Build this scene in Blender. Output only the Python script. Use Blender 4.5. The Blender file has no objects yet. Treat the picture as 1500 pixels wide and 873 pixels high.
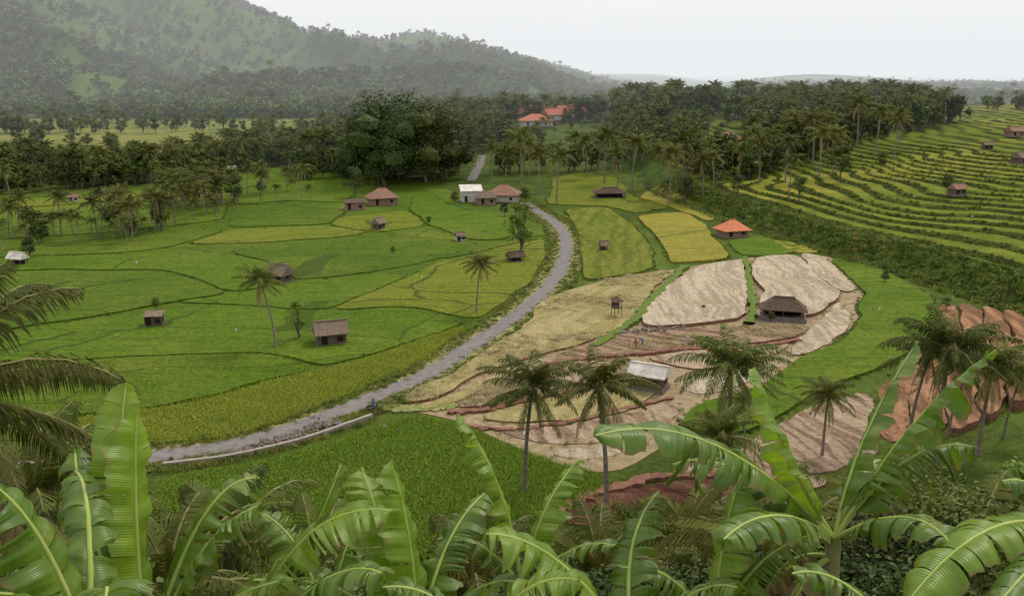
import bpy, math, random
import numpy as np
from mathutils import Vector, geometry as mgeo
random.seed(7); RNG=np.random.default_rng(7)
SC=bpy.context.scene; COL=SC.collection
# ------------------------------------------------------------------ terrain
PITCH=math.radians(14.5); CZ=42.0; FPX=1299.0
def hsh(i,j,s):
    n=(i.astype(np.int64)*374761393+j.astype(np.int64)*668265263+s*1442695041)&0x7fffffff
    n=((n^(n>>13))*1274126177)&0x7fffffff
    return ((n^(n>>16))&0xffff)/65535.0
def vn(x,y,s=0):
    i=np.floor(x);j=np.floor(y);fx=x-i;fy=y-j
    fx=fx*fx*(3-2*fx);fy=fy*fy*(3-2*fy)
    a=hsh(i,j,s);b=hsh(i+1,j,s);c=hsh(i,j+1,s);d=hsh(i+1,j+1,s)
    return a+(b-a)*fx+(c-a)*fy+(a-b-c+d)*fx*fy
def fbm(x,y,o=4,s=0):
    t=0;a=.5;n=0
    for k in range(o):
        t=t+a*vn(x,y,s+k);n+=a;x=x*2.03+7.1;y=y*2.03+3.7;a*=.5
    return t/n*2-1
def ss(a,b,x):
    t=np.clip((x-a)/(b-a),0,1);return t*t*(3-2*t)
XF_Y=[60,110,151,197,243,300,400,600]; XF_X=[125,110,91,78,63,52,45,60]
YF_X=[-500,-200,-176,-130,-79,-30,40]; YF_Y=[285,295,305,340,413,470,560]
RU=[-900,-400,-150,0,150,300,370,450,520,560,600,625,660,690,760,830,900,940,1010,1080]
RV=[-420,-400,-270,-180,-95,-22,8,44,60,66,58,52,62,68,79,101,118,128,141,150]
RY=[1500,1500,1500,1500,1550,1600,1650,1750,1850,1950,2150,2200,2200,2200,2350,2500,2650,2700,2800,2900]
STEP=.62
def hillraw(x,y):
    xf=np.interp(y,XF_Y,XF_X); t=(x-xf)*.96+2*fbm(x*.05,y*.05,2,5)
    h=4.2*ss(0,8,t)+.092*np.maximum(t-5,0)
    h=h+ss(5,30,t)*(3.0*fbm(x*.013,y*.013,2,9)+.5*fbm(x*.05,y*.05,2,10))
    h=np.minimum(h,23+.01*(h-23))
    h=h*ss(60,105,y)
    return h,t
def T(x,y,extra=False):
    x=np.asarray(x,float);y=np.asarray(y,float)
    h,t=hillraw(x,y)
    fr=h/STEP-np.floor(h/STEP)
    q=np.floor(h/STEP)*STEP+STEP*ss(.78,1,fr)
    tm=ss(6,10,t)*ss(620,560,y)
    hh=(h+(q-h)*tm)*ss(760,480,y)
    v=np.maximum(0,15*np.exp(-((x-45)/150)**2-((y-500)/115)**2)-1)
    yf=np.interp(x,YF_X,YF_Y)
    p=9*ss(50,150,y-yf)*ss(60,-40,x)
    base=np.maximum(hh,0)+v+p
    far=ss(560,800,y)
    ys=np.maximum(y,1.); u=750+1342*x/ys
    base=base+far*ss(0,60,x)*(8+5*fbm(x*.004,y*.004,3,3))
    rv=np.interp(u,RU,RV); ry=np.interp(u,RU,RY)
    a=PITCH+np.arctan((rv-436.5)/FPX)
    rz=CZ-ry*np.tan(a)-6
    y0=760; s=(y-y0)/(ry-y0)
    sc=np.clip(s,0,1)
    prof=np.where(s<1,sc**1.45,np.maximum(0,1-(s-1)*1.5))
    rid=1-np.abs(fbm(x*.0042+3,y*.0028,4,21))*2
    m=(rz-9)*prof+ (rid-.55)*100*np.clip(sc*(1-sc)*4,0,1)*np.clip((rz-5)/90,.12,1)
    mm=ss(1090,960,u)*(y>y0)
    base=base+m*mm
    base=base-ss(1500,6000,y)*ss(940,1100,u)*62
    base=base+34*np.exp(-((x-1020)/260)**2-((y-3100)/400)**2)+12*np.exp(-((x-2300)/900)**2-((y-3900)/500)**2)
    base=np.where(y>6000,np.minimum(base,-52),base)
    yy=np.maximum(y,-4)
    fg=39.4-.70*yy+9.5*ss(5,25,x)*ss(85,35,yy)+.8*fbm(x*.12,y*.12,3,33)
    fg=fg+4*ss(-8,-30,x)*ss(60,30,yy)
    z=np.where(y<100,np.maximum(fg,base),base)
    if extra: return z,h,t,tm,fr,u,s,fg>base
    return z
def ray(u,v):
    dx=(u-750)/FPX; dv=(v-436.5)/FPX
    cp,sp=math.cos(PITCH),math.sin(PITCH)
    return (dx, cp-dv*sp, -sp-dv*cp)
def P(u,v,d):
    r=ray(u,v); return Vector((r[0]*d,r[1]*d,CZ+r[2]*d))
TT=np.geomspace(25,3500,3500)
def G(u,v):
    r=ray(u,v); x=r[0]*TT;y=r[1]*TT;z=CZ+r[2]*TT
    dz=z-T(x,y); k=np.argmax(dz<0)
    if dz[k]>=0: k=len(TT)-1
    if k==0: return (x[0],y[0])
    f=dz[k-1]/(dz[k-1]-dz[k]); t=TT[k-1]+(TT[k]-TT[k-1])*f
    return (r[0]*t,r[1]*t)
def Tz(x,y): return float(T(np.array([x]),np.array([y]))[0])
def depth(x,y,z): return y*math.cos(PITCH)+(CZ-z)*math.sin(PITCH)
# ------------------------------------------------------------------ nodes
def newmat(name):
    m=bpy.data.materials.new(name); m.use_nodes=True; nt=m.node_tree; nt.nodes.clear(); return m,nt
def N(nt,ty,props={},**ins):
    n=nt.nodes.new(ty)
    for k,v in props.items(): setattr(n,k,v)
    for k,v in ins.items():
        key=int(k[1:]) if k[0]=='i' and k[1:].isdigit() else k.replace('_',' ')
        s=n.inputs[key]
        if isinstance(v,bpy.types.NodeSocket): nt.links.new(v,s)
        else:
            if isinstance(v,tuple) and len(v)==3 and s.type=='RGBA': v=v+(1,)
            s.default_value=v
    return n
def mixc(nt,f,a,b,mode='MIX'):
    n=N(nt,'ShaderNodeMixRGB',{'blend_type':mode},Fac=f,Color1=a,Color2=b); return n.outputs[0]
def mul(nt,a,b): return N(nt,'ShaderNodeMath',{'operation':'MULTIPLY'},i0=a,i1=b).outputs[0]
def ramp(nt,fac,p0,p1):
    n=N(nt,'ShaderNodeMapRange',{},Value=fac,From_Min=p0,From_Max=p1); return n.outputs[0]
def out(nt,col,rough=.8,bump=None,bs=.3,bd=.1,trans=0,spec=.3):
    b=N(nt,'ShaderNodeBsdfPrincipled',{},Roughness=rough)
    b.inputs['Specular IOR Level'].default_value=spec
    if isinstance(col,bpy.types.NodeSocket): nt.links.new(col,b.inputs['Base Color'])
    else: b.inputs['Base Color'].default_value=tuple(col)+(1,)
    if bump is not None:
        bn=N(nt,'ShaderNodeBump',{},Strength=bs,Distance=bd,Height=bump); nt.links.new(bn.outputs[0],b.inputs['Normal'])
    s=b.outputs[0]
    if trans>0:
        t=N(nt,'ShaderNodeBsdfTranslucent'); 
        if isinstance(col,bpy.types.NodeSocket):
            cc=mixc(nt,1.0,col,(1.0,1.0,.4),'MULTIPLY'); nt.links.new(cc,t.inputs[0])
        else: t.inputs[0].default_value=(col[0],col[1],col[2]*.35,1)
        mx=N(nt,'ShaderNodeMixShader',{},i0=trans); nt.links.new(s,mx.inputs[1]); nt.links.new(t.outputs[0],mx.inputs[2]); s=mx.outputs[0]
    o=N(nt,'ShaderNodeOutputMaterial'); nt.links.new(s,o.inputs[0])
def noise(nt,vec,scale,detail=4,rough=.55):
    return N(nt,'ShaderNodeTexNoise',{},Vector=vec,Scale=scale,Detail=detail,Roughness=rough).outputs[0]
def objc(nt): return N(nt,'ShaderNodeTexCoord').outputs['Object']
def simple(name,c1,c2,scale=2.,rough=.8,bs=.4,bd=.05,trans=0,rnd=0,spec=.15,detail=6):
    m,nt=newmat(name); v=objc(nt); n=noise(nt,v,scale,detail,.65)
    c=mixc(nt,ramp(nt,n,.32,.68),c1,c2)
    if rnd:
        oi=N(nt,'ShaderNodeObjectInfo'); hs=N(nt,'ShaderNodeHueSaturation',{},Color=c)
        nt.links.new(N(nt,'ShaderNodeMapRange',{},Value=oi.outputs['Random'],To_Min=1-rnd,To_Max=1+rnd).outputs[0],hs.inputs['Value'])
        m2=N(nt,'ShaderNodeMath',{'operation':'FRACT'},i0=mul(nt,oi.outputs['Random'],17.3))
        nt.links.new(N(nt,'ShaderNodeMapRange',{},Value=m2.outputs[0],To_Min=.5-rnd*.07,To_Max=.5+rnd*.04).outputs[0],hs.inputs['Hue'])
        c=hs.outputs[0]
    out(nt,c,rough,n,bs,bd,trans,spec); return m
def paddy(name,cA,cB,cell=24,line=.009,lc=(.04,.065,.012),rot=.5):
    m,nt=newmat(name); v=objc(nt)
    nz=N(nt,'ShaderNodeTexNoise',{},Vector=v,Scale=.05,Detail=3.)
    sub=N(nt,'ShaderNodeVectorMath',{'operation':'SCALE'},i0=nz.outputs['Color'],Scale=14.)
    add=N(nt,'ShaderNodeVectorMath',{'operation':'ADD'},i0=v,i1=sub.outputs[0])
    mp=N(nt,'ShaderNodeMapping',{},Vector=add.outputs[0],Scale=(.6,1.1,0),Rotation=(0,0,.35))
    ve=N(nt,'ShaderNodeTexVoronoi',{'feature':'DISTANCE_TO_EDGE'},Vector=mp.outputs[0],Scale=1./cell)
    vc=N(nt,'ShaderNodeTexVoronoi',{'feature':'F1'},Vector=mp.outputs[0],Scale=1./cell)
    sep=N(nt,'ShaderNodeSeparateColor',{},Color=vc.outputs['Color'])
    n1=noise(nt,v,.07,6,.65); n2=noise(nt,v,1.6,7,.8); n3=noise(nt,v,.35,5,.7)
    f=N(nt,'ShaderNodeMath',{'operation':'ADD'},i0=ramp(nt,n1,.28,.72),i1=mul(nt,sep.outputs[0],.55)).outputs[0]
    f=ramp(nt,f,.15,1.4)
    c=mixc(nt,f,cA,cB)
    yp=mul(nt,ramp(nt,noise(nt,v,.03,5,.6),.50,.66),.5); c=mixc(nt,yp,c,(.19,.205,.035))
    mp2=N(nt,'ShaderNodeMapping',{},Vector=v,Rotation=(0,0,rot),Scale=(.10,3.0,1)); n5=noise(nt,mp2.outputs[0],.8,5,.7)
    c=mixc(nt,ramp(nt,n5,.36,.64),mixc(nt,1.,c,(.68,.73,.68),'MULTIPLY'),mixc(nt,1.,c,(1.18,1.14,1.14),'MULTIPLY'))
    c=mixc(nt,ramp(nt,n2,.38,.62),mixc(nt,1.,c,(.56,.61,.52),'MULTIPLY'),mixc(nt,1.,c,(1.36,1.29,1.2),'MULTIPLY'))
    c=mixc(nt,ramp(nt,n3,.3,.7),mixc(nt,1.,c,(.82,.86,.8),'MULTIPLY'),c)
    ln=N(nt,'ShaderNodeMath',{'operation':'LESS_THAN'},i0=ve.outputs[0],i1=line).outputs[0]
    c=mixc(nt,mul(nt,ln,.7),c,lc)
    out(nt,c,.85,n2,.9,.35,0,.05); return m
def rowfield(name,cA,cB,cC,ang,period,amt=.6,weed=0.,wc=(.12,.16,.03)):
    m,nt=newmat(name); v=objc(nt)
    nz=N(nt,'ShaderNodeTexNoise',{},Vector=v,Scale=.07,Detail=2.)
    sub=N(nt,'ShaderNodeVectorMath',{'operation':'SCALE'},i0=nz.outputs['Color'],Scale=7.)
    add=N(nt,'ShaderNodeVectorMath',{'operation':'ADD'},i0=v,i1=sub.outputs[0])
    mp=N(nt,'ShaderNodeMapping',{},Vector=add.outputs[0],Rotation=(0,0,ang))
    mp2=N(nt,'ShaderNodeMapping',{},Vector=mp.outputs[0],Scale=(.75/period,.07,.1))
    w=noise(nt,mp2.outputs[0],1.0,3,.55)
    n1=noise(nt,v,.10,6,.7); n2=noise(nt,v,1.9,8,.85); n3=noise(nt,v,.2,6,.75); n4=noise(nt,v,.45,5,.7)
    c=mixc(nt,ramp(nt,n1,.35,.65),cA,cB)
    c=mixc(nt,mul(nt,ramp(nt,w,.54,.42),amt),c,cC)
    if weed: c=mixc(nt,mul(nt,ramp(nt,n3,.5,.64),weed),c,wc)
    c=mixc(nt,ramp(nt,n4,.3,.7),mixc(nt,1.,c,(.76,.74,.70),'MULTIPLY'),c)
    c=mixc(nt,ramp(nt,n2,.36,.6),mixc(nt,1.,c,(.54,.52,.47),'MULTIPLY'),mixc(nt,1.,c,(1.17,1.17,1.17),'MULTIPLY'))
    h=N(nt,'ShaderNodeMath',{'operation':'ADD'},i0=w,i1=n2).outputs[0]
    out(nt,c,.95,h,.9,.4,0,.05); return m
# ------------------------------------------------------------------ mesh utils
class MB:
    def __init__(s): s.v=[];s.f=[];s.m=[];s.uv=[]
    def add(s,vs,fs,mi=0,uvs=None):
        o=len(s.v); s.v.extend([tuple(p) for p in vs]); s.f.extend([tuple(i+o for i in f) for f in fs]); s.m.extend([mi]*len(fs))
        s.uv.extend(uvs if uvs is not None else [(0,0)]*len(vs))
    def tube(s,pts,rad,n=7,mi=0,cap=True):
        vs=[];fs=[];pts=[Vector(p) for p in pts]
        for i,p in enumerate(pts):
            t=(pts[min(i+1,len(pts)-1)]-pts[max(i-1,0)]).normalized()
            a=t.cross(Vector((0,0,1)) if abs(t.z)<.9 else Vector((1,0,0))).normalized(); b=t.cross(a)
            for k in range(n):
                an=2*math.pi*k/n; vs.append(p+(a*math.cos(an)+b*math.sin(an))*rad[i])
        for i in range(len(pts)-1):
            for k in range(n): fs.append((i*n+k,i*n+(k+1)%n,(i+1)*n+(k+1)%n,(i+1)*n+k))
        if cap: fs.append(tuple(range(n))[::-1]); fs.append(tuple((len(pts)-1)*n+k for k in range(n)))
        s.add(vs,fs,mi)
    def box(s,c,sz,mi=0,rz=0):
        x,y,z=sz[0]/2,sz[1]/2,sz[2]/2; ca,sa=math.cos(rz),math.sin(rz)
        vs=[(c[0]+a*x*ca-b*y*sa,c[1]+a*x*sa+b*y*ca,c[2]+e*z) for e in(-1,1) for a,b in((-1,-1),(1,-1),(1,1),(-1,1))]
        s.add(vs,[(0,3,2,1),(4,5,6,7),(0,1,5,4),(1,2,6,5),(2,3,7,6),(3,0,4,7)],mi)
    def mesh(s,name,mats,smooth=False):
        me=bpy.data.meshes.new(name); me.from_pydata(s.v,[],s.f)
        for m in mats: me.materials.append(m)
        me.polygons.foreach_set('material_index',s.m)
        if smooth: me.polygons.foreach_set('use_smooth',[True]*len(s.f))
        uv=me.uv_layers.new(name='UVMap'); li=np.empty(len(me.loops),int); me.loops.foreach_get('vertex_index',li)
        uv.data.foreach_set('uv',np.array(s.uv,float)[li].ravel())
        me.update(); return me
def obj(name,me,loc=(0,0,0),rz=0,sc=1,parent=None,link=True):
    o=bpy.data.objects.new(name,me); o.location=loc; o.rotation_euler=(0,0,rz); o.scale=(sc,sc,sc)
    if link: COL.objects.link(o)
    if parent: o.parent=parent
    return o
# ------------------------------------------------------------------ ground sheet
az=np.concatenate([np.arange(-80,-34,1.),np.arange(-34,0,.22),np.arange(0,34,.14),np.arange(34,81,1.)])
rr=np.concatenate([np.arange(1,100,1.5),np.arange(100,430,.65),np.arange(430,800,2.5),np.geomspace(800,3500,190),np.geomspace(3600,40000,30)])
A,R=np.meshgrid(np.radians(az),rr)
X=R*np.sin(A);Y=R*np.cos(A)
Z,H,TD,TM,FR,U,S,FG=T(X,Y,True)
Z=Z-.04
nv=X.size; ni=len(az); nj=len(rr)
C=np.zeros((nj,ni,3)); C[:]=(.080,.115,.022)
f1=fbm(X*.02,Y*.02,4,50)[...,None]; f2=fbm(X*.3,Y*.3,3,51)[...,None]
C=C*(1+.3*f1+.4*f2)
def blend(C,m,c): m=np.clip(m,0,1)[...,None]; return C*(1-m)+np.array(c)*m if not isinstance(c,np.ndarray) else C*(1-m)+c*m
yf=np.interp(X,YF_X,YF_Y)
lv=np.floor(Y/22+.8*fbm(X*.01,Y*.01,2,62)*2+X*.01); pk=hsh(lv,np.floor(X*.012+lv*.4),12)
pc=np.stack([.10+.14*pk,.165+.07*pk,.03+.04*pk],-1)*(1+.3*f2)
C=blend(C,ss(70,90,Y-yf)*(X<60),pc)
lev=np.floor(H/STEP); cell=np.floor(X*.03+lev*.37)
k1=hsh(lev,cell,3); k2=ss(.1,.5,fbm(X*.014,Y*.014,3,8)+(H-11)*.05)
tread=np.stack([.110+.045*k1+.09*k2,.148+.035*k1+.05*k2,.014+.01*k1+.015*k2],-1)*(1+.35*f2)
riser=np.array((.038,.058,.012))*(1+.6*f2)  # dark green grass, with the shadow of the step put into the colour
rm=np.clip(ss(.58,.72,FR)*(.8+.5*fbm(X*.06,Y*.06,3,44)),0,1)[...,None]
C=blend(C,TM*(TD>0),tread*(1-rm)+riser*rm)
bank=ss(-3,1,TD)*ss(13,8,TD)*ss(100,130,Y)*(Y<420)
C=blend(C,bank,np.array((.06,.10,.02))*(1+.7*f2))
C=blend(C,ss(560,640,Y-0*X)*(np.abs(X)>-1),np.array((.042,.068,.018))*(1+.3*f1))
glade=ss(.1,.3,fbm(X*.006,Y*.003,3,71))*ss(600,660,Y)*ss(980,850,Y)*.7
C=blend(C,glade*(X<0),(.12,.17,.045))
gr=ss(-.05,.2,fbm(X*.006,Y*.006,4,75))*ss(900,1100,Y)*.8
C=blend(C,gr,(.10,.14,.038))
C=blend(C,ss(3000,5000,Y),(.07,.09,.06)); 
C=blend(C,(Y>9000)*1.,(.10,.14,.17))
C=blend(C,FG*1.,np.array((.065,.12,.015))*(1+.5*f2))
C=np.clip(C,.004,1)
idx=np.arange(nv).reshape(nj,ni)
F=np.stack([idx[:-1,:-1],idx[:-1,1:],idx[1:,1:],idx[1:,:-1]],-1).reshape(-1,4)
me=bpy.data.meshes.new('ground'); me.vertices.add(nv); me.vertices.foreach_set('co',np.stack([X,Y,Z],-1).ravel())
me.loops.add(F.size); me.loops.foreach_set('vertex_index',F[:,::-1].ravel().astype(np.int32))
me.polygons.add(len(F)); me.polygons.foreach_set('loop_start',np.arange(0,F.size,4,dtype=np.int32))
me.update(calc_edges=True)
ca=me.color_attributes.new('cover','FLOAT_COLOR','POINT'); ca.data.foreach_set('color',np.concatenate([C,np.ones((nj,ni,1))],-1).ravel())
m,nt=newmat('ground_cover'); v=objc(nt); at=N(nt,'ShaderNodeAttribute',{'attribute_name':'cover'})
n2=noise(nt,v,1.4,7,.8); n4=noise(nt,v,.12,4,.6)
c=mixc(nt,ramp(nt,n2,.35,.65),mixc(nt,1.,at.outputs[0],(.5,.55,.45),'MULTIPLY'),mixc(nt,1.,at.outputs[0],(1.4,1.35,1.2),'MULTIPLY'))
c=mixc(nt,ramp(nt,n4,.3,.7),mixc(nt,1.,c,(.82,.82,.82),'MULTIPLY'),c)
out(nt,c,.9,n2,.8,.4,0,.05)
me.materials.append(m); obj('ground',me)
# ------------------------------------------------------------------ materials
M_rice=paddy('rice_green',(.080,.148,.011),(.118,.180,.018))
M_rice2=paddy('rice_deep',(.067,.122,.011),(.108,.162,.018),30,rot=-.4)
M_riceY=paddy('rice_yellowing',(.135,.178,.016),(.185,.200,.030),30,rot=.8)
M_gold=paddy('rice_golden',(.22,.215,.035),(.33,.28,.06),40,.006,(.1,.12,.02))
M_rowgreen=rowfield('rice_rows',(.16,.21,.025),(.24,.24,.05),(.09,.13,.018),.15,1.2,.6)
M_straw=rowfield('straw_stubble',(.42,.36,.16),(.52,.43,.24),(.28,.25,.09),.5,1.4,.5,.6,(.25,.25,.06))
M_pale=rowfield('harvested_stubble',(.54,.46,.34),(.66,.56,.43),(.33,.26,.18),.05,.7,.6,.3,(.34,.27,.14))
M_plough=rowfield('ploughed_soil',(.38,.25,.17),(.48,.34,.25),(.16,.085,.06),-.95,1.0,.85,.5,(.42,.36,.20))
M_plough2=rowfield('ploughed_soil_pink',(.44,.32,.23),(.57,.45,.33),(.23,.14,.10),-.3,.9,.8,.6,(.50,.42,.25))
M_orange=rowfield('bare_terraces',(.44,.22,.13),(.52,.31,.19),(.17,.09,.05),.15,1.3,.75,.3,(.20,.18,.06))
M_maroon=rowfield('wet_soil',(.17,.07,.05),(.26,.13,.095),(.08,.032,.026),-.9,1.1,.8,.2)
M_bank=simple('red_soil_bank',(.13,.055,.038),(.26,.13,.09),1.2,.95,.9,.2)
M_weed=simple('weeds',(.07,.11,.015),(.13,.18,.03),1.3,.9,.8,.3)
M_soil=simple('soil_margin',(.18,.14,.07),(.34,.26,.16),.8,.95,.8,.2)
M_road=simple('asphalt_worn',(.135,.120,.115),(.215,.19,.178),.9,.9,.3,.02)
M_dirt=simple('dirt_verge',(.13,.165,.035),(.32,.27,.14),.45,.95,.7,.1)
M_conc=simple('old_concrete',(.24,.20,.17),(.38,.33,.29),1.5,.9,.4,.03)
M_palm=simple('palm_frond',(.045,.068,.012),(.125,.135,.028),.6,.6,.1,.02,.2,.3,.12)
M_palmdry=simple('palm_frond_dry',(.18,.13,.06),(.30,.22,.10),.6,.7,.1,.02,0,.2)
M_rachis=simple('palm_rachis',(.16,.15,.04),(.22,.19,.07),2.,.5,.1,.01,0,.1)
M_trunk=simple('palm_trunk',(.12,.10,.08),(.28,.24,.19),3.,.9,.6,.04,0,.15)
M_bark=simple('bark',(.07,.055,.04),(.17,.13,.10),3.,.9,.6,.04)
M_leafD=simple('foliage_dark',(.024,.044,.010),(.068,.094,.020),.5,.6,.1,.02,0,.35)
M_leafM=simple('foliage',(.048,.076,.014),(.11,.142,.030),.5,.6,.1,.02,0,.35)
M_leafL=simple('foliage_light',(.08,.14,.018),(.16,.23,.035),.8,.55,.1,.02,.2,.25)
M_tuftG=simple('rice_blades',(.12,.215,.018),(.21,.30,.036),.9,.6,.1,.02,.25,.15)
M_tuftY=simple('rice_blades_yellow',(.21,.275,.026),(.31,.34,.055),.9,.6,.1,.02,.25,.15)
M_hillA=simple('hill_foliage',(.042,.070,.020),(.10,.135,.038),.3,.7,.1,.02,0,.55)
M_hillB=simple('hill_foliage_light',(.09,.125,.034),(.155,.185,.06),.3,.7,.1,.02,0,.45)
M_thatch=simple('thatch',(.12,.085,.06),(.24,.18,.135),2.5,.95,.8,.08)
M_thatch2=simple('thatch_dark',(.065,.042,.034),(.15,.10,.075),2.5,.95,.8,.08)
M_tile=simple('clay_tile_red',(.32,.10,.065),(.43,.17,.11),1.5,.8,.5,.05,0,.1)
M_tileb=simple('clay_tile_weathered',(.18,.10,.07),(.30,.17,.12),1.2,.85,.6,.05)
M_tileo=simple('clay_tile_orange',(.46,.14,.065),(.58,.22,.11),1.5,.8,.5,.05)
M_tin=simple('tin_roof',(.40,.35,.31),(.72,.69,.64),.55,.5,.1,.02,detail=9)
M_wallw=simple('plaster_wall',(.36,.34,.31),(.55,.51,.46),1.2,.85,.3,.02)
M_wallb=simple('brick_wall',(.16,.10,.075),(.30,.2,.15),3.,.9,.5,.03)
M_wood=simple('old_wood',(.07,.05,.04),(.17,.12,.09),4.,.85,.4,.02)
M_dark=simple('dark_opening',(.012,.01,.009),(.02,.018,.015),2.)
M_stone=simple('field_stone',(.09,.075,.065),(.24,.2,.17),3.,.9,.5,.04)
M_cloth=simple('shirt_blue',(.05,.09,.22),(.08,.13,.3),4.)
M_cloth2=simple('shirt_red',(.30,.06,.05),(.36,.1,.08),4.)
M_skin=simple('skin',(.16,.08,.05),(.2,.1,.065),4.)
M_metal=simple('motorbike_paint',(.03,.03,.035),(.06,.06,.07),4.,.35)
# ------------------------------------------------------------------ fields
EDGE=[];EDGED=[];POLY={}
def inside(g,d):
    ins=np.zeros(len(g),bool); x0=d[:,0];y0=d[:,1];x1=np.roll(x0,-1);y1=np.roll(y0,-1)
    for a,b,c,e in zip(x0,y0,x1,y1):
        cnd=((b>g[:,1])!=(e>g[:,1])); 
        with np.errstate(divide='ignore',invalid='ignore'): xi=(c-a)*(g[:,1]-b)/(e-b)+a
        ins^=cnd&(g[:,0]<xi)
    return ins
def field(name,px,mat,h=.35,inset=.28,edge=1,key=None,sidemat=None):
    w=[np.array(G(*p)) for p in px]; d=[]
    for i in range(len(w)):
        a=w[i];b=w[(i+1)%len(w)];L=np.hypot(*(b-a));n=max(1,int(L/2.2))
        for k in range(n): d.append(a+(b-a)*k/n)
    d=np.array(d)
    for _ in range(3): d=.25*np.roll(d,1,0)+.5*d+.25*np.roll(d,-1,0)
    ar=.5*np.sum(d[:,0]*np.roll(d[:,1],-1)-np.roll(d[:,0],-1)*d[:,1])
    if ar<0: d=d[::-1]
    tn=np.roll(d,-1,0)-np.roll(d,1,0); L=np.hypot(tn[:,0],tn[:,1])+1e-6
    nrm=np.stack([tn[:,1],-tn[:,0]],-1)/L[:,None]
    wob=np.stack([fbm(d[:,0]*.09,d[:,1]*.09,2,177),fbm(d[:,0]*.09,d[:,1]*.09,2,178)],-1)*1.2
    rg=.28 if edge==2 else .15
    d=d-nrm*inset+wob+nrm*(RNG.uniform(-rg,rg,len(d)))[:,None]
    if key: POLY[key]=d
    mn=d.min(0);mx=d.max(0); st=max(2.,(mx-mn).max()/45)
    gx,gy=np.meshgrid(np.arange(mn[0],mx[0],st),np.arange(mn[1],mx[1],st)); g=np.stack([gx.ravel(),gy.ravel()],-1)+RNG.normal(0,.1,(gx.size,2))
    g=g[inside(g,d)]
    nb=len(d); allp=[Vector(p) for p in np.concatenate([d,g])]
    vo,eo,fo,_,_,_=mgeo.delaunay_2d_cdt(allp,[(i,(i+1)%nb) for i in range(nb)],[],1,1e-4)
    vo=np.array([tuple(p) for p in vo])
    z=T(vo[:,0],vo[:,1])+h+.06*fbm(vo[:,0]*.3,vo[:,1]*.3,2,90)
    V=[(a,b,c) for (a,b),c in zip(vo,z)]; Fc=[tuple(f) for f in fo]; nt_=len(Fc)
    from collections import Counter
    cnt=Counter(); dirn={}
    for f in Fc:
        for i in range(len(f)):
            a,b=f[i],f[(i+1)%len(f)]; cnt[(min(a,b),max(a,b))]+=1; dirn[(min(a,b),max(a,b))]=(a,b)
    low={}
    for e,k in cnt.items():
        if k==1:
            a,b=dirn[e]
            for q in(a,b):
                if q not in low: low[q]=len(V); V.append((V[q][0],V[q][1],V[q][2]-h-.4))
            Fc.append((b,a,low[a],low[b]))
    me=bpy.data.meshes.new(name); me.from_pydata(V,[],Fc); me.materials.append(mat)
    if sidemat:
        me.materials.append(sidemat); me.polygons.foreach_set('material_index',[0]*nt_+[1]*(len(Fc)-nt_))
    me.update()
    obj(name,me)
    if edge:
        for p,n in zip(d,nrm): (EDGE if edge==1 else EDGED).append((p[0]+n[0]*.3,p[1]+n[1]*.3))
    return d
RP='rice_paddy'
field('rice_plain',[(-140,640),(80,650),(330,648),(440,612),(560,562),(640,522),(690,484),(738,450),(778,418),(800,385),(806,350),(765,320),(700,300),(640,268),(530,236),(420,242),(330,256),(260,270),(100,283),(-140,292)],M_rice2,.08,.3,0)
field('field_margin_soil',[(585,604),(650,560),(760,478),(800,438),(870,414),(990,395),(1095,376),(1215,374),(1262,425),(1250,480),(1190,525),(1120,575),(1000,640),(900,700),(760,662),(650,606)],M_soil,.05,.2,0)
field(RP,[(60,650),(200,656),(330,644),(440,608),(560,560),(640,520),(690,478),(600,505),(520,533),(400,558),(250,598),(70,620)],M_riceY,.4,key='A')
field(RP,[(-140,622),(70,618),(250,596),(400,556),(470,545),(400,520),(250,525),(100,535),(-140,545)],M_rice,.5,key='B')
field(RP,[(-140,543),(100,533),(250,523),(400,518),(480,540),(600,503),(688,476),(600,451),(470,459),(330,448),(150,467),(-140,510)],M_rice,.35,key='C')
field(RP,[(-140,507),(150,464),(250,446),(345,431),(250,400),(100,398),(-140,402)],M_rice2,.4)
field(RP,[(250,446),(345,431),(430,415),(560,400),(602,404),(470,457),(330,447)],M_rice,.3)
field(RP,[(470,457),(603,404),(640,387),(700,372),(802,350),(797,385),(777,418),(737,448),(692,472),(600,450)],M_riceY,.35)
field(RP,[(-140,400),(100,396),(252,398),(346,430),(432,413),(405,388),(330,372),(200,373),(60,378),(-140,388)],M_rice,.35)
field(RP,[(335,371),(405,387),(432,412),(560,398),(637,384),(695,362),(620,352),(545,344),(480,351),(400,357)],M_rice2,.3)
field(RP,[(268,360),(340,338),(480,331),(545,342),(480,350),(400,356)],M_riceY,.3)
field(RP,[(480,330),(500,318),(600,310),(625,332),(555,342)],M_riceY,.3)
field(RP,[(-140,386),(60,376),(200,371),(265,359),(335,338),(200,341),(60,351),(-140,358)],M_rice2,.3)
field(RP,[(-140,356),(60,349),(200,339),(332,322),(330,296),(150,299),(-140,318)],M_rice,.3)
field(RP,[(335,335),(345,303),(430,297),(520,301),(500,316),(480,329)],M_rice2,.3)
field(RP,[(345,301),(350,283),(400,269),(510,260),(525,280),(500,298),(430,295)],M_rice,.3)
field(RP,[(-140,316),(150,297),(345,293),(345,283),(200,280),(100,289),(-140,300)],M_riceY,.3)
field(RP,[(270,276),(330,262),(420,246),(500,243),(520,258),(400,267),(345,280)],M_rice,.3)
field(RP,[(600,308),(610,285),(655,278),(672,300),(700,310),(747,322),(749,350),(700,354),(630,334)],M_rice,.4)
field(RP,[(752,350),(760,323),(797,330),(806,347)],M_rice2,.3)
field(RP,[(628,336),(698,356),(745,353),(800,349),(700,371),(640,382),(600,352)],M_rice2,.25)
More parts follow.
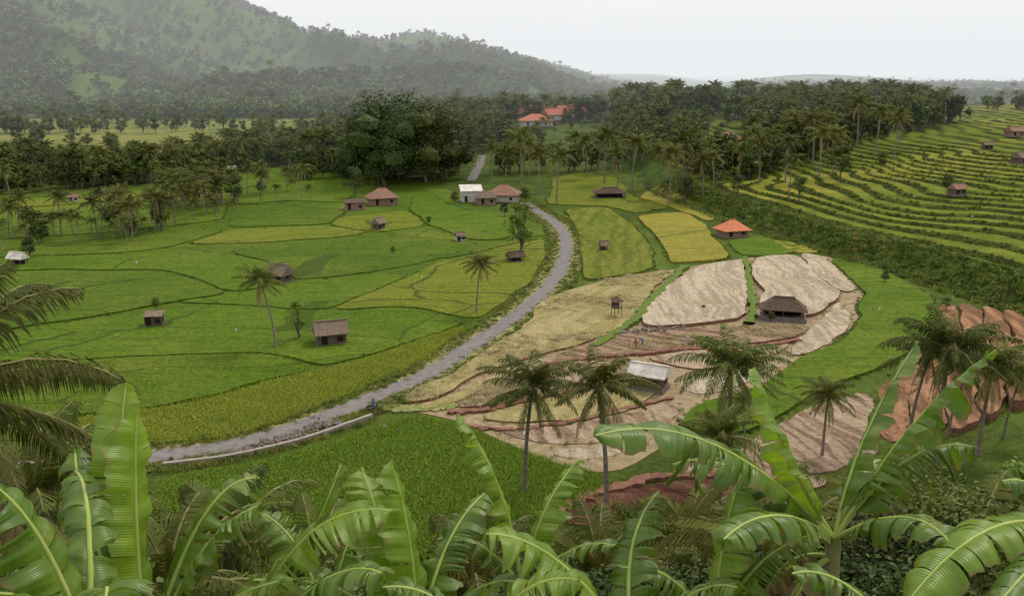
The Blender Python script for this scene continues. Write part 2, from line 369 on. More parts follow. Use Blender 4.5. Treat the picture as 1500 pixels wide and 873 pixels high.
field(RP,[(225,705),(330,690),(430,670),(520,638),(600,606),(640,610),(700,638),(770,666),(860,690),(935,705),(900,722),(840,745),(760,790),(600,830),(400,830),(225,800)],M_rice2,.35,key='F')
field(RP,[(828,308),(890,305),(925,330),(955,365),(965,395),(905,408),(856,414),(852,370),(842,335)],M_rowgreen,.4)
field(RP,[(930,318),(1000,312),(1040,335),(1068,380),(985,388),(966,355)],M_gold,.4)
field(RP,[(800,300),(810,262),(850,252),(905,262),(930,290),(985,305),(930,314),(888,303)],M_riceY,.3)
field(RP,[(985,305),(935,290),(960,270),(1010,285),(1050,320),(1035,326)],M_gold,.3)
field(RP,[(1065,352),(1120,348),(1180,364),(1150,374),(1085,377),(1068,365)],M_rice,.3)
field(RP,[(1122,350),(1180,360),(1210,372),(1160,372)],M_gold,.3)
SF='stubble_field';PF='ploughed_field'
field(SF,[(800,438),(870,416),(985,396),(948,440),(928,470),(895,492),(830,510),(770,530),(700,550),(640,590),(590,600),(585,580),(650,558),(700,528),(765,478)],M_straw,.45,0,2,key='S',sidemat=M_bank)
field(SF,[(1005,403),(1040,390),(1090,380),(1098,440),(1097,474),(1010,480),(930,483),(948,450),(972,425)],M_pale,.65,0,2,sidemat=M_bank)
field(SF,[(1102,380),(1160,374),(1192,402),(1232,440),(1187,472),(1125,462),(1108,425)],M_pale,.7,0,2,sidemat=M_bank)
field(SF,[(1165,370),(1207,376),(1252,425),(1230,432),(1190,400)],M_pale,.35,.1,2,sidemat=M_bank)
field(SF,[(1232,442),(1245,470),(1238,490),(1190,520),(1155,526),(1165,505),(1193,478)],M_pale,.3,.1,2,sidemat=M_bank)
# lower beds step down toward the foreground, each with a red soil bank
field(PF,[(895,490),(1000,486),(1100,482),(1187,480),(1170,500),(1100,510),(1000,512),(930,520),(860,527),(800,534),(850,510)],M_plough,.5,0,2,key='P1',sidemat=M_bank)
field(PF,[(1168,503),(1150,520),(1090,535),(1010,545),(965,532),(925,523),(1000,515),(1100,513)],M_plough2,.3,.1,2,sidemat=M_bank)
field(PF,[(1145,524),(1110,552),(1080,567),(1020,588),(985,560),(1012,548),(1090,538)],M_pale,.15,.1,2,sidemat=M_bank)
field(PF,[(720,570),(790,538),(870,530),(920,530),(955,548),(880,565),(800,580),(720,600),(660,606)],M_plough2,.42,0,2,key='P2',sidemat=M_bank)
field(SF,[(958,552),(985,578),(960,590),(880,606),(800,622),(740,628),(690,622),(720,604),(800,584),(880,569)],M_straw,.26,.1,2,sidemat=M_bank)
field(PF,[(988,585),(1005,605),(975,625),(900,645),(820,652),(755,648),(700,628),(745,632),(800,626),(880,610),(960,594)],M_plough2,.14,.1,2,sidemat=M_bank)
field(SF,[(970,632),(950,652),(880,679),(800,664),(770,654),(820,656),(900,650)],M_pale,.08,.1,2,sidemat=M_bank)
field(SF,[(690,572),(770,532),(795,534),(720,566),(650,604),(598,602)],M_straw,.3,0,2)
field(RP,[(1212,380),(1290,393),(1365,435),(1384,480),(1330,520),(1250,560),(1180,590),(1100,640),(1020,645),(975,628),(1020,595),(1120,562),(1172,524),(1240,500),(1256,465),(1260,428)],M_rice,.4)
bt=[[(1378,443),(1384,480),(1340,525),(1292,565),(1300,655)],[(1405,446),(1412,485),(1372,540),(1335,590),(1340,655)],[(1436,450),(1446,492),(1408,552),(1385,605),(1385,648)],[(1468,458),(1482,500),(1448,560),(1434,600),(1434,630)],[(1502,468),(1520,505),(1490,560),(1478,590),(1476,612)],[(1560,480),(1600,520),(1560,560),(1530,590),(1510,600)],[(1640,500),(1680,540),(1620,580),(1580,600),(1560,610)]]
for i in range(6): field('bare_terrace_field',bt[i]+bt[i+1][::-1],M_orange,.15+.34*i,.12,2,sidemat=M_bank)
field(PF,[(1100,645),(1180,600),(1285,572),(1296,655),(1280,675),(1230,690),(1130,690),(1060,672)],M_plough2,.12,0,2,key='P3')
field(PF,[(820,755),(870,728),(960,706),(1060,700),(1120,715),(1080,740),(960,760),(830,780)],M_maroon,.12,0,2)
field(PF,[(960,703),(1040,670),(1060,674),(1130,692),(1230,694),(1200,720),(1120,712),(1050,699)],M_plough2,.3,0,2,sidemat=M_bank)
# ------------------------------------------------------------------ ribbons: road, verge, wall
def cr(pts,n=10):
    o=[]; p=[pts[0]]+pts+[pts[-1]]
    for i in range(1,len(p)-2):
        a,b,c,d=[np.array(q,float) for q in p[i-1:i+3]]
        for k in range(n):
            t=k/n; o.append(.5*((2*b)+(-a+c)*t+(2*a-5*b+4*c-d)*t*t+(-a+3*b-3*c+d)*t**3))
    o.append(np.array(p[-1],float)); return np.array(o)
def ribbon(name,world,w,h,mat,jit=.15,drop=.3):
    c=cr(world,12); t=np.gradient(c,axis=0); t/=np.hypot(t[:,0],t[:,1])[:,None]+1e-9; n=np.stack([-t[:,1],t[:,0]],-1)
    j1=RNG.normal(0,jit,len(c));j2=RNG.normal(0,jit,len(c)); V=[];Fc=[]
    offs=[-w/2,-w/4,0,w/4,w/2]
    for k,o in enumerate(offs):
        jj=j1 if k==0 else (j2 if k==4 else 0)
        p=c+n*(o+jj)[:,None] if not np.isscalar(jj) else c+n*o
        z=T(p[:,0],p[:,1])+h+(.04 if k==2 else 0)
        V.append(np.column_stack([p,z]))
    V.insert(0,V[0]-[0,0,drop]);V.append(V[-1]-[0,0,drop]); L=len(c)
    for k in range(6):
        for i in range(L-1): Fc.append((k*L+i,k*L+i+1,(k+1)*L+i+1,(k+1)*L+i))
    me=bpy.data.meshes.new(name); me.from_pydata(np.concatenate(V).tolist(),[],[f[::-1] for f in Fc]); me.materials.append(mat); me.update()
    obj(name,me); return c,n
road=[G(*p) for p in [(-60,690),(75,683),(240,668),(330,655),(420,632),(500,603),(560,578),(620,553),(680,515),(740,475),(785,440),(815,405),(828,375),(829,352),(818,332),(800,318),(783,308),(770,298)]]
rc,rn=ribbon('road',road,3.2,.20,M_road,.1)
ribbon('road_verge',road,7.6,.14,M_dirt,.5,.2)
ribbon('road',[G(*p) for p in [(690,266),(696,254),(703,240),(706,228)]],3.6,.12,M_road)
ribbon('dirt_path',[G(*p) for p in [(545,596),(590,600),(640,598),(668,594)]],2.2,.26,M_dirt,.2)
ribbon('irrigation_channel_wall',[G(*p) for p in [(240,684),(330,673),(400,658),(450,645),(500,628),(545,612)]],.45,.55,M_conc,.02,.7)
ribbon('field_track',[G(*p) for p in [(1092,380),(1098,420),(1102,450),(1098,478)]],1.2,.8,M_weed,.25,.9)
ribbon('field_bund',[G(*p) for p in [(1003,393),(985,412),(955,440),(932,470),(905,490),(870,512)]],1.5,.72,M_weed,.3,.9)
ribbon('soil_bank',[G(*p) for p in [(800,536),(860,528),(930,521),(1000,514),(1100,511),(1172,501)]],.9,.52,M_bank,.25,.6)
ribbon('soil_bank',[G(*p) for p in [(655,606),(720,602),(800,582),(880,567),(956,550)]],.8,.45,M_bank,.25,.6)
ribbon('soil_bank',[G(*p) for p in [(690,626),(745,631),(800,625),(880,609),(985,584)]],.7,.30,M_bank,.25,.5)
ribbon('soil_bank',[G(*p) for p in [(820,752),(870,726),(960,703),(1060,698),(1122,712)]],1.1,.4,M_bank,.25,.6)
# ------------------------------------------------------------------ plants
def palmmesh(name,seed,h,nf=22,nl=22,fl=4.2,lean=.12,lw=.075,dry=3,full=True):
    r=random.Random(seed); b=MB(); 
    la=r.uniform(0,6.28); top=Vector((math.cos(la)*lean*h,math.sin(la)*lean*h,h))
    if full:
        pts=[];rad=[]
        for i in range(9):
            t=i/8; pts.append((top.x*t*t,top.y*t*t,h*t-.3*(i==0))); rad.append(.24*(1-.4*t)+(.12 if i==0 else 0)); 
        b.tube(pts,rad,7,0)
    for k in range(nf):
        an=k*2.399+r.uniform(-.25,.25); t=k/nf
        el=math.radians(82-118*t**.95+r.uniform(-11,11)); isd=k>=nf-dry
        if isd: el=math.radians(r.uniform(-70,-40))
        L=fl*r.uniform(.78,1.12)*(.75+.35*min(1,t*3)); p=top.copy(); st=11; cur=[p.copy()]; e=el; dro=math.radians(r.uniform(70,125))/st*(.9 if el>0 else .5)
        dirs=[]
        for i in range(st):
            d=Vector((math.cos(an)*math.cos(e),math.sin(an)*math.cos(e),math.sin(e))); dirs.append(d); p=p+d*L/st; cur.append(p.copy()); e=max(e-dro*(.4+1.1*i/st),-1.5)
        dirs.append(dirs[-1])
        b.tube(cur[::2]+[cur[-1]],[.055*(1-.8*i/6) for i in range(len(cur[::2])+1)],3,2,False)
        side0=Vector((-math.sin(an),math.cos(an),0)); tw=r.uniform(-.6,.6)
        for s in(-1,1):
            for i in range(nl):
                q=.14+.86*(i+r.uniform(0,.5))/nl; fi=min(q*st,st-.001); a=int(fi); pp=cur[a].lerp(cur[a+1],fi-a); d=dirs[a]
                upv=side0.cross(d)*-1; 
                sd=(side0*s*math.cos(tw)+upv*math.sin(tw)*s)
                ll=fl*.24*math.sin(math.pi*min(.98,.12+q*.84))**.6*r.uniform(.75,1.15)
                dd=(sd*.85+d*(.35+.5*q)+Vector((0,0,-.28-r.uniform(0,.45)-(.5 if isd else 0)))).normalized()
                mid=pp+dd*ll*.55; end=pp+(dd+Vector((0,0,-.35))).normalized()*ll
                wv=d*lw*.5*r.uniform(.7,1.2)
                b.add([pp-wv*.6,pp+wv*.6,mid+wv,mid-wv,end],[(0,1,2,3),(3,2,4)],3 if isd else 1)
    if full:
        for i in range(9):
            a=r.uniform(0,6.28); c=top+Vector((math.cos(a)*.35,math.sin(a)*.35,-.4)); 
            vs=[c+Vector(v)*.2 for v in((1,0,0),(-1,0,0),(0,1,0),(0,-1,0),(0,0,1.2),(0,0,-1.2))]
            b.add(vs,[(0,2,4),(2,1,4),(1,3,4),(3,0,4),(2,0,5),(1,2,5),(3,1,5),(0,3,5)],2)
    return b.mesh(name,[M_trunk,M_palm,M_rachis,M_palmdry])
def ico(sub=1):
    import bmesh; bm=bmesh.new(); bmesh.ops.create_icosphere(bm,subdivisions=sub,radius=1); 
    v=[tuple(x.co) for x in bm.verts]; f=[tuple(x.index for x in g.verts) for g in bm.faces]; bm.free(); return v,f
ICO1=ico(1);ICO2=ico(2)
def treemesh(name,seed,h,cr_,nc,nleaf,ls,mat,th=.35,trunk=True,flat=.8,core=.68):
    r=random.Random(seed); b=MB(); cl=[]
    for i in range(nc):
        a=r.uniform(0,6.28); q=math.sqrt(r.random())*.72*cr_; zz=h*th+ (h*(1-th))*r.uniform(.15,.85)
        q*=1.1-.55*max(0,(zz-h*th)/(h*(1-th))); cr1=cr_*r.uniform(.28,.48)*(1.2 if nc<5 else 1)
        cl.append((Vector((math.cos(a)*q,math.sin(a)*q,min(zz,h-cr1*flat*.8))),cr1))
    if trunk:
        b.tube([(0,0,-.4),(.05*h*r.uniform(-1,1),.03*h,h*th*.7),(0,0,h*th*1.3)],[.03*h,.02*h,.014*h],6,0)
        for c,q in cl[:9]: b.tube([(0,0,h*th*.75),(c.x*.5,c.y*.5,(h*th+c.z)/2),c],[.013*h,.009*h,.004*h],4,0,False)
    for c,q in cl:
        if core:
            v,f=ICO1; b.add([Vector((c.x+p[0]*q*core*r.uniform(.8,1.15),c.y+p[1]*q*core*r.uniform(.8,1.15),c.z+p[2]*q*core*flat*r.uniform(.8,1.15))) for p in v],f,1)
        for i in range(nleaf//nc):
            d=Vector((r.gauss(0,1),r.gauss(0,1),r.gauss(.25,1))).normalized(); rr_=q*r.uniform(.55 if core else .15,1.15); p=c+Vector((d.x,d.y,d.z*flat))*rr_
            t=Vector((r.gauss(0,1),r.gauss(0,1),r.gauss(-.3,.6))).normalized(); w=t.cross(d+Vector((r.gauss(0,.5),r.gauss(0,.5),r.gauss(0,.5)))).normalized()
            s=ls*r.uniform(.6,1.3)
            b.add([p-t*s*.5,p+w*s*.3,p+t*s*.6,p-w*s*.3],[(0,1,2,3)],1)
    return b.mesh(name,[M_bark,mat])
def pool(name,meshes):
    c=bpy.data.collections.new(name)
    for i,me in enumerate(meshes):
        o=bpy.data.objects.new('%s_%02d'%(name,i),me); c.objects.link(o)
    return c,len(meshes)
def scatter(name,pts,scl,pl,weights=None):
    c,n=pl; pts=np.asarray(pts,float); k=len(pts)
    me=bpy.data.meshes.new(name); me.vertices.add(k); me.vertices.foreach_set('co',pts.ravel())
    if weights is not None: weights=np.array(weights)/np.sum(weights)
    for nm,ty,d in(('scl','FLOAT',scl),('rz','FLOAT',RNG.uniform(0,6.28,k)),('idx','INT',RNG.choice(n,k,p=weights))):
        a=me.attributes.new(nm,ty,'POINT'); a.data.foreach_set('value',np.asarray(d).astype(np.int32 if ty=='INT' else np.float32))
    o=obj(name,me); ng=bpy.data.node_groups.new(name+'_scatter','GeometryNodeTree')
    ng.interface.new_socket('Geometry',in_out='INPUT',socket_type='NodeSocketGeometry'); ng.interface.new_socket('Geometry',in_out='OUTPUT',socket_type='NodeSocketGeometry')
    gi=ng.nodes.new('NodeGroupInput');go=ng.nodes.new('NodeGroupOutput'); ip=ng.nodes.new('GeometryNodeInstanceOnPoints'); ci=ng.nodes.new('GeometryNodeCollectionInfo')
    ci.inputs['Collection'].default_value=c; ci.inputs['Separate Children'].default_value=True; ci.inputs['Reset Children'].default_value=True
    def na(nm,ty):
        q=ng.nodes.new('GeometryNodeInputNamedAttribute'); q.data_type=ty; q.inputs['Name'].default_value=nm; return q.outputs['Attribute']
    cx=ng.nodes.new('ShaderNodeCombineXYZ'); L=ng.links
    L.new(na('rz','FLOAT'),cx.inputs[2]); L.new(gi.outputs[0],ip.inputs['Points']); L.new(ci.outputs[0],ip.inputs['Instance'])
    ip.inputs['Pick Instance'].default_value=True; L.new(na('idx','INT'),ip.inputs['Instance Index']); L.new(cx.outputs[0],ip.inputs['Rotation']); L.new(na('scl','FLOAT'),ip.inputs['Scale']); L.new(ip.outputs[0],go.inputs[0])
    md=o.modifiers.new('scatter','NODES'); md.node_group=ng; return o
PM=[palmmesh('palm_a',1,11,30,32,4.9,.07,.12),palmmesh('palm_b',2,12,26,32,4.6,.12,.12),palmmesh('palm_c',3,10,32,30,4.7,.03,.12),palmmesh('palm_d',4,12.5,24,30,4.8,.16,.12)]
PMl=[palmmesh('palm_far_%d'%i,10+i,12,20,11,4.8,.09,.34,2) for i in range(3)]
TRm=[treemesh('tree_mid_%d'%i,20+i,10,4.2,11,1500,.5,[M_leafM,M_leafD,M_leafM][i],core=.45) for i in range(3)]
TRn=[treemesh('tree_near_%d'%i,120+i,10,4.6,16,9000,.24,[M_leafM,M_leafD][i],.15,core=.4) for i in range(2)]
AIRY=[treemesh('tree_airy_%d'%i,25+i,10,2.6,12,900,.42,M_leafL,.2,core=0) for i in range(2)]
TRf=[treemesh('tree_far_%d'%i,30+i,11,5.2,8,420,1.0,[M_leafD,M_leafM,M_leafD,M_leafM][i],.22) for i in range(4)]
TRv=[treemesh('tree_vfar_%d'%i,40+i,10,5.5,5,110,1.7,[M_hillA,M_hillA,M_hillB][i],.12,False) for i in range(3)]
BIG=[treemesh('banyan_%d'%i,50+i,28,17,26,12000,.8,M_leafD,.18,core=.6) for i in range(2)]
BUSH=[treemesh('bush_%d'%i,60+i,1.6,1.3,5,260,.22,[M_leafM,M_leafL,M_leafL][i],.05,False) for i in range(3)]
def tuft(name,seed,h,n,mat,sp=.35,w=.05):
    r=random.Random(seed); b=MB()
    for i in range(n):
        a=r.uniform(0,6.28);x=r.gauss(0,sp);y=r.gauss(0,sp);l=h*r.uniform(.5,1.2);o=r.uniform(.2,.7)*l; wv=Vector((-math.sin(a),math.cos(a),0))*w
        p=Vector((x,y,-.05)); m_=p+Vector((math.cos(a)*o*.4,math.sin(a)*o*.4,l*.7)); e=p+Vector((math.cos(a)*o,math.sin(a)*o,l))
        b.add([p-wv*.6,p+wv*.6,m_+wv,m_-wv,e],[(0,1,2,3),(3,2,4)])
    return b.mesh(name,[mat])
M_grassY=simple('dry_grass',(.17,.18,.04),(.30,.27,.09),2.,.8,.1,.02,.15,.25)
M_strawb=simple('straw_bits',(.38,.32,.17),(.60,.51,.31),2.,.8,.1,.02,0,.2)
TU=[tuft('tuft_0',1,.6,26,M_leafL),tuft('tuft_1',2,.75,22,M_leafM),tuft('tuft_2',3,.5,24,M_grassY)]
pool_tu=pool('grass_tuft_kinds',TU); pool_bu=pool('bush_kinds',BUSH)
pool_ri=pool('rice_tuft_kinds',[tuft('rice_0',5,.42,34,M_tuftG,.5,.05),tuft('rice_1',6,.45,30,M_tuftG,.5,.055)])
pool_ry=pool('yellow_rice_tuft_kinds',[tuft('ricey_0',7,.4,32,M_tuftY,.5,.055)])
pool_st=pool('straw_kinds',[tuft('straw_0',8,.28,30,M_strawb,.5,.05),tuft('straw_1',9,.3,22,M_grassY,.5,.05)])
pool_far=pool('forest_kinds',TRf+PMl); pool_v=pool('hill_forest_kinds',TRv+[PMl[0]])
def up3(p,dz=0): return np.column_stack([p,T(p[:,0],p[:,1])+dz])
E=np.array(EDGE); E=E[(E[:,1]<300)]; E=np.repeat(E,2,0)+RNG.normal(0,.22,(len(E)*2,2))
scatter('field_margin_grass',up3(E),RNG.uniform(.3,.85,len(E))*(.6+.6*RNG.random(len(E))),pool_tu,[.5,.2,.3])
E=np.array(EDGED); E=E+RNG.normal(0,.35,E.shape)
scatter('dry_margin_grass',up3(E,.15),RNG.uniform(.25,.7,len(E)),pool_tu,[.25,.05,.7])
rp=[]
for s in(-1,1):
    for k in range(14): rp.append(rc+rn*(s*RNG.uniform(2.0,4.6,len(rc)))[:,None]+RNG.normal(0,.5,rc.shape))
rp=np.concatenate(rp); scatter('roadside_grass',up3(rp,.1),RNG.uniform(.3,.85,len(rp)),pool_tu,[.4,.1,.5])
def fillpts(key,n,y1=1e9):
    d=POLY[key]; mn=d.min(0);mx=d.max(0); g=np.column_stack([RNG.uniform(mn[0],mx[0],n),RNG.uniform(mn[1],min(mx[1],y1),n)]); return g[inside(g,d)]
rp=np.concatenate([fillpts('F',13000),fillpts('B',5000)])
scatter('rice_plants',up3(rp,.18),RNG.uniform(.6,1.15,len(rp)),pool_ri)
rp=fillpts('A',9000); scatter('yellow_rice_plants',up3(rp,.25),RNG.uniform(.6,1.1,len(rp)),pool_ry)
rp=np.concatenate([fillpts('S',6000),fillpts('P1',1800),fillpts('P2',2000)]); k=fbm(rp[:,0]*.12,rp[:,1]*.12,3,191)>-.08; rp=rp[k]
scatter('straw_litter',up3(rp,.44),RNG.uniform(.4,1.2,len(rp)),pool_st,[.8,.2])
y=RNG.uniform(118,300,560); x=np.interp(y,XF_Y,XF_X)+RNG.uniform(-1,8,560); bp=np.column_stack([x,y])
scatter('bank_shrubs',up3(bp,-.2),RNG.uniform(.35,1.15,len(bp))*np.interp(y,[118,200,300],[1.1,.65,.35]),pool_bu,[.3,.35,.35])
y=RNG.uniform(110,320,3500); x=np.interp(y,XF_Y,XF_X)+RNG.uniform(-3,10,3500)
scatter('bank_grass',up3(np.column_stack([x,y])),RNG.uniform(.7,1.6,3500),pool_tu,[.5,.2,.3])
y=RNG.uniform(130,330,30000); x=np.interp(y,XF_Y,XF_X)+RNG.uniform(8,110,30000); h,t=hillraw(x,y); fr=h/STEP%1; k=(fr>.68)&(fr<.98)
tp=np.column_stack([x,y])[k]; scatter('terrace_bund_grass',up3(tp,-.05),RNG.uniform(.35,.95,len(tp)),pool_tu,[.25,.65,.1])
fp=np.column_stack([RNG.uniform(-45,60,2600),RNG.uniform(9,66,2600)]); fp=fp[np.abs(fp[:,0])<fp[:,1]*.75+6]
scatter('hillside_shrubs',up3(fp,-.15),RNG.uniform(.5,1.25,len(fp)),pool_bu,[.35,.35,.3])
fp=np.column_stack([RNG.uniform(8,60,8000),RNG.uniform(15,80,8000)])
scatter('hillside_grass',up3(fp),RNG.uniform(.6,1.3,len(fp)),pool_tu,[.6,.2,.2])
n=1800; x=RNG.uniform(-420,10,n); y=np.interp(x,YF_X,YF_Y)+RNG.uniform(0,1,n)**1.3*78
pt=np.column_stack([x,y]); scatter('tree_belt',up3(pt,-.3),RNG.uniform(.35,1.1,n),pool_far,[.1,.22,.1,.22,.12,.12,.12])
gx=[];
for cu,cv,su,sv,nn in [(290,300,28,22,50),(215,335,40,10,20),(130,350,40,8,12),(400,285,30,12,10),(30,350,25,14,10)]:
    for i in range(nn): gx.append(G(cu+RNG.normal(0,su),cv+RNG.normal(0,sv*.6)))
gx=np.array(gx); scatter('palm_grove',up3(gx,-.2),RNG.uniform(.35,.85,len(gx)),pool_far,[.02,.05,.02,.05,.28,.29,.29])
n=2600; x=RNG.uniform(-480,0,n); y=np.interp(x,YF_X,YF_Y)+RNG.uniform(78,360,n); k=(fbm(x*.01,y*.05,3,95)>.06)
x=x[k];y=y[k]; scatter('plateau_trees',np.column_stack([x,y,T(x,y)-.3]),RNG.uniform(.25,.85,len(x)),pool_far,[.12,.24,.12,.24,.09,.09,.09])
x=RNG.uniform(-85,200,1700); y=RNG.uniform(0,1,1700); yfv=np.interp(x,[-85,-40,0,40,70,110,200],[345,338,352,330,300,330,400]); y=yfv+y*np.interp(x,[-85,0,120,200],[110,200,210,120])
uu=750+1342*x/y; keep=~((uu>745)&(uu<905)&(y<485)&(y>362))
keep&=~((uu>672)&(uu<730)&(y<400)); keep&=~((uu>800)&(uu<1010)&(y<352))
keep&=~((uu>1030)&(uu<1100)&(y<420)&(y>330))
x=x[keep];y=y[keep]; scatter('village_forest',np.column_stack([x,y,T(x,y)-.3]),RNG.uniform(.5,1.25,len(x)),pool_far,[.16,.17,.16,.17,.11,.11,.12])
x=RNG.uniform(-5,60,150); y=RNG.uniform(365,485,150); scatter('village_garden_trees',np.column_stack([x,y,T(x,y)-.3]),RNG.uniform(.2,.55,150),pool_far)
n=46000; y=RNG.uniform(620**.5,2850**.5,n)**2; u=RNG.uniform(-150,1010,n); x=(u-750)/1342*y
gl=fbm(x*.006,y*.003,3,71); k=~((gl>.14)&(y<930)&(x<0)&(RNG.random(n)<.75)); k&=~((y>900)&(fbm(x*.006,y*.006,4,75)>.06)&(RNG.random(n)<.6))
x=x[k];y=y[k]; sc=RNG.uniform(.4,1.3,len(x)); 
scatter('mountain_forest',np.column_stack([x,y,T(x,y)-.5]),sc,pool_v,[.27,.31,.38,.04])
n=5600; y=RNG.uniform(560,2600,n); u=RNG.uniform(1080,1650,n); x=(u-750)/1342*y
k=fbm(x*.008,y*.005,3,81)>-.08; x=x[k];y=y[k]; scatter('distant_woods',np.column_stack([x,y,T(x,y)-.5]),RNG.uniform(.5,1.2,len(x)),pool_v,[.32,.32,.3,.06])
n=600; y=RNG.uniform(360,560,n); u=RNG.uniform(1060,1600,n); x=(u-750)/1342*y
k=(fbm(x*.02,y*.02,3,83)>.1); x=x[k];y=y[k]; scatter('ridge_trees',np.column_stack([x,y,T(x,y)-.3]),RNG.uniform(.3,.8,len(x)),pool_far,[.16,.22,.16,.22,.08,.08,.08])
def palm(u,v,hp,k=None,name='coconut_palm',far=False):
    x,y=G(u,v); z=Tz(x,y); hm=hp*depth(x,y,z)/FPX; ms=PMl if far else PM; me=ms[(int(u*7+v)%len(ms)) if k is None else k]; base=12 if far else [11,12,10,12.5][ms.index(me)]
    obj(name,me,(x,y,z-.1),(u*1.7)%6.28,max(.35,hm/base))
for q in [(768,722,165,0),(888,768,210,1),(1062,700,175,2),(1204,668,95,2),(1330,650,140,1),(1388,640,110,3),(1432,665,140,2),(404,510,105,3),(698,460,78,1)]: palm(*q)
for q in [(1365,690,190,2),(1470,640,100,1),(1090,665,80,3)]: palm(*q)
for u,v,hp in [(22,350,45),(3,372,42),(118,358,40),(150,345,36),(182,340,38),(207,332,36),(240,336,38),(48,375,24),(270,318,42),(285,310,44),(300,318,46),(312,305,48),(322,300,42),(262,300,36),(382,296,40),(442,292,44),(330,278,40),(15,290,40),(240,300,30),(405,300,26),(225,315,34),(195,350,28),(165,352,22),(215,345,24),(80,345,30),(135,352,30),(172,345,34),(258,328,30),(318,328,30),(340,292,36),(392,282,34),(425,262,34),(480,252,32),(455,300,26),(30,335,30)]: palm(u,v,hp,None,'coconut_palm',True)
for u,v,hp in [(815,300,70),(765,282,80),(740,280,55),(790,285,60),(980,300,75),(1000,296,88),(965,290,70),(1030,290,55),(1033,262,50),(1080,270,50),(1112,268,58),(1150,268,60),(1200,262,66),(1220,255,60),(1255,215,62),(1283,222,58),(1310,232,55),(1318,215,48),(905,290,65),(925,280,70),(885,270,70),(860,262,55),(945,278,62),(1190,245,70),(1130,250,50),(1060,296,38),(1155,290,55),(1010,280,60),(990,270,50),(1045,280,50),(1095,255,44),(1170,235,50),(840,250,50),(775,262,50),(720,262,45)]: palm(u,v,hp,None,'coconut_palm',True)
def tree(u,v,hp,k=0,name='broadleaf_tree',ms=None):
    x,y=G(u,v); z=Tz(x,y); hm=hp*depth(x,y,z)/FPX; obj(name,(ms or TRm)[k],(x,y,z-.1),u%6,hm/10)
tree(764,378,95,0,ms=AIRY); tree(752,350,40,1,ms=AIRY); tree(437,498,68,1,ms=AIRY)
for q in [(230,455,20,0),(345,300,42,1),(1232,268,58,1),(1387,285,30,0),(740,318,22,1),(45,380,32,1),(1080,290,34,1),(1290,250,26,0),(628,330,14,0),(1005,300,40,1),(1170,295,36,2),(520,290,45,1),(545,275,40,0),(1030,455,10,0),(1130,472,18,0),(1295,415,20,0),(1385,455,22,2),(575,372,12,0),(770,300,26,0),(665,300,20,0),(95,668,40,2)]: tree(*q)
for i,(u,v,s) in enumerate([(565,272,1.05),(625,268,1.02),(592,262,1.2),(545,262,.85),(650,262,.8)]):
    x,y=G(u,v); obj('banyan_tree',BIG[i%2],(x,y,Tz(x,y)-.3),i*1.9,s)
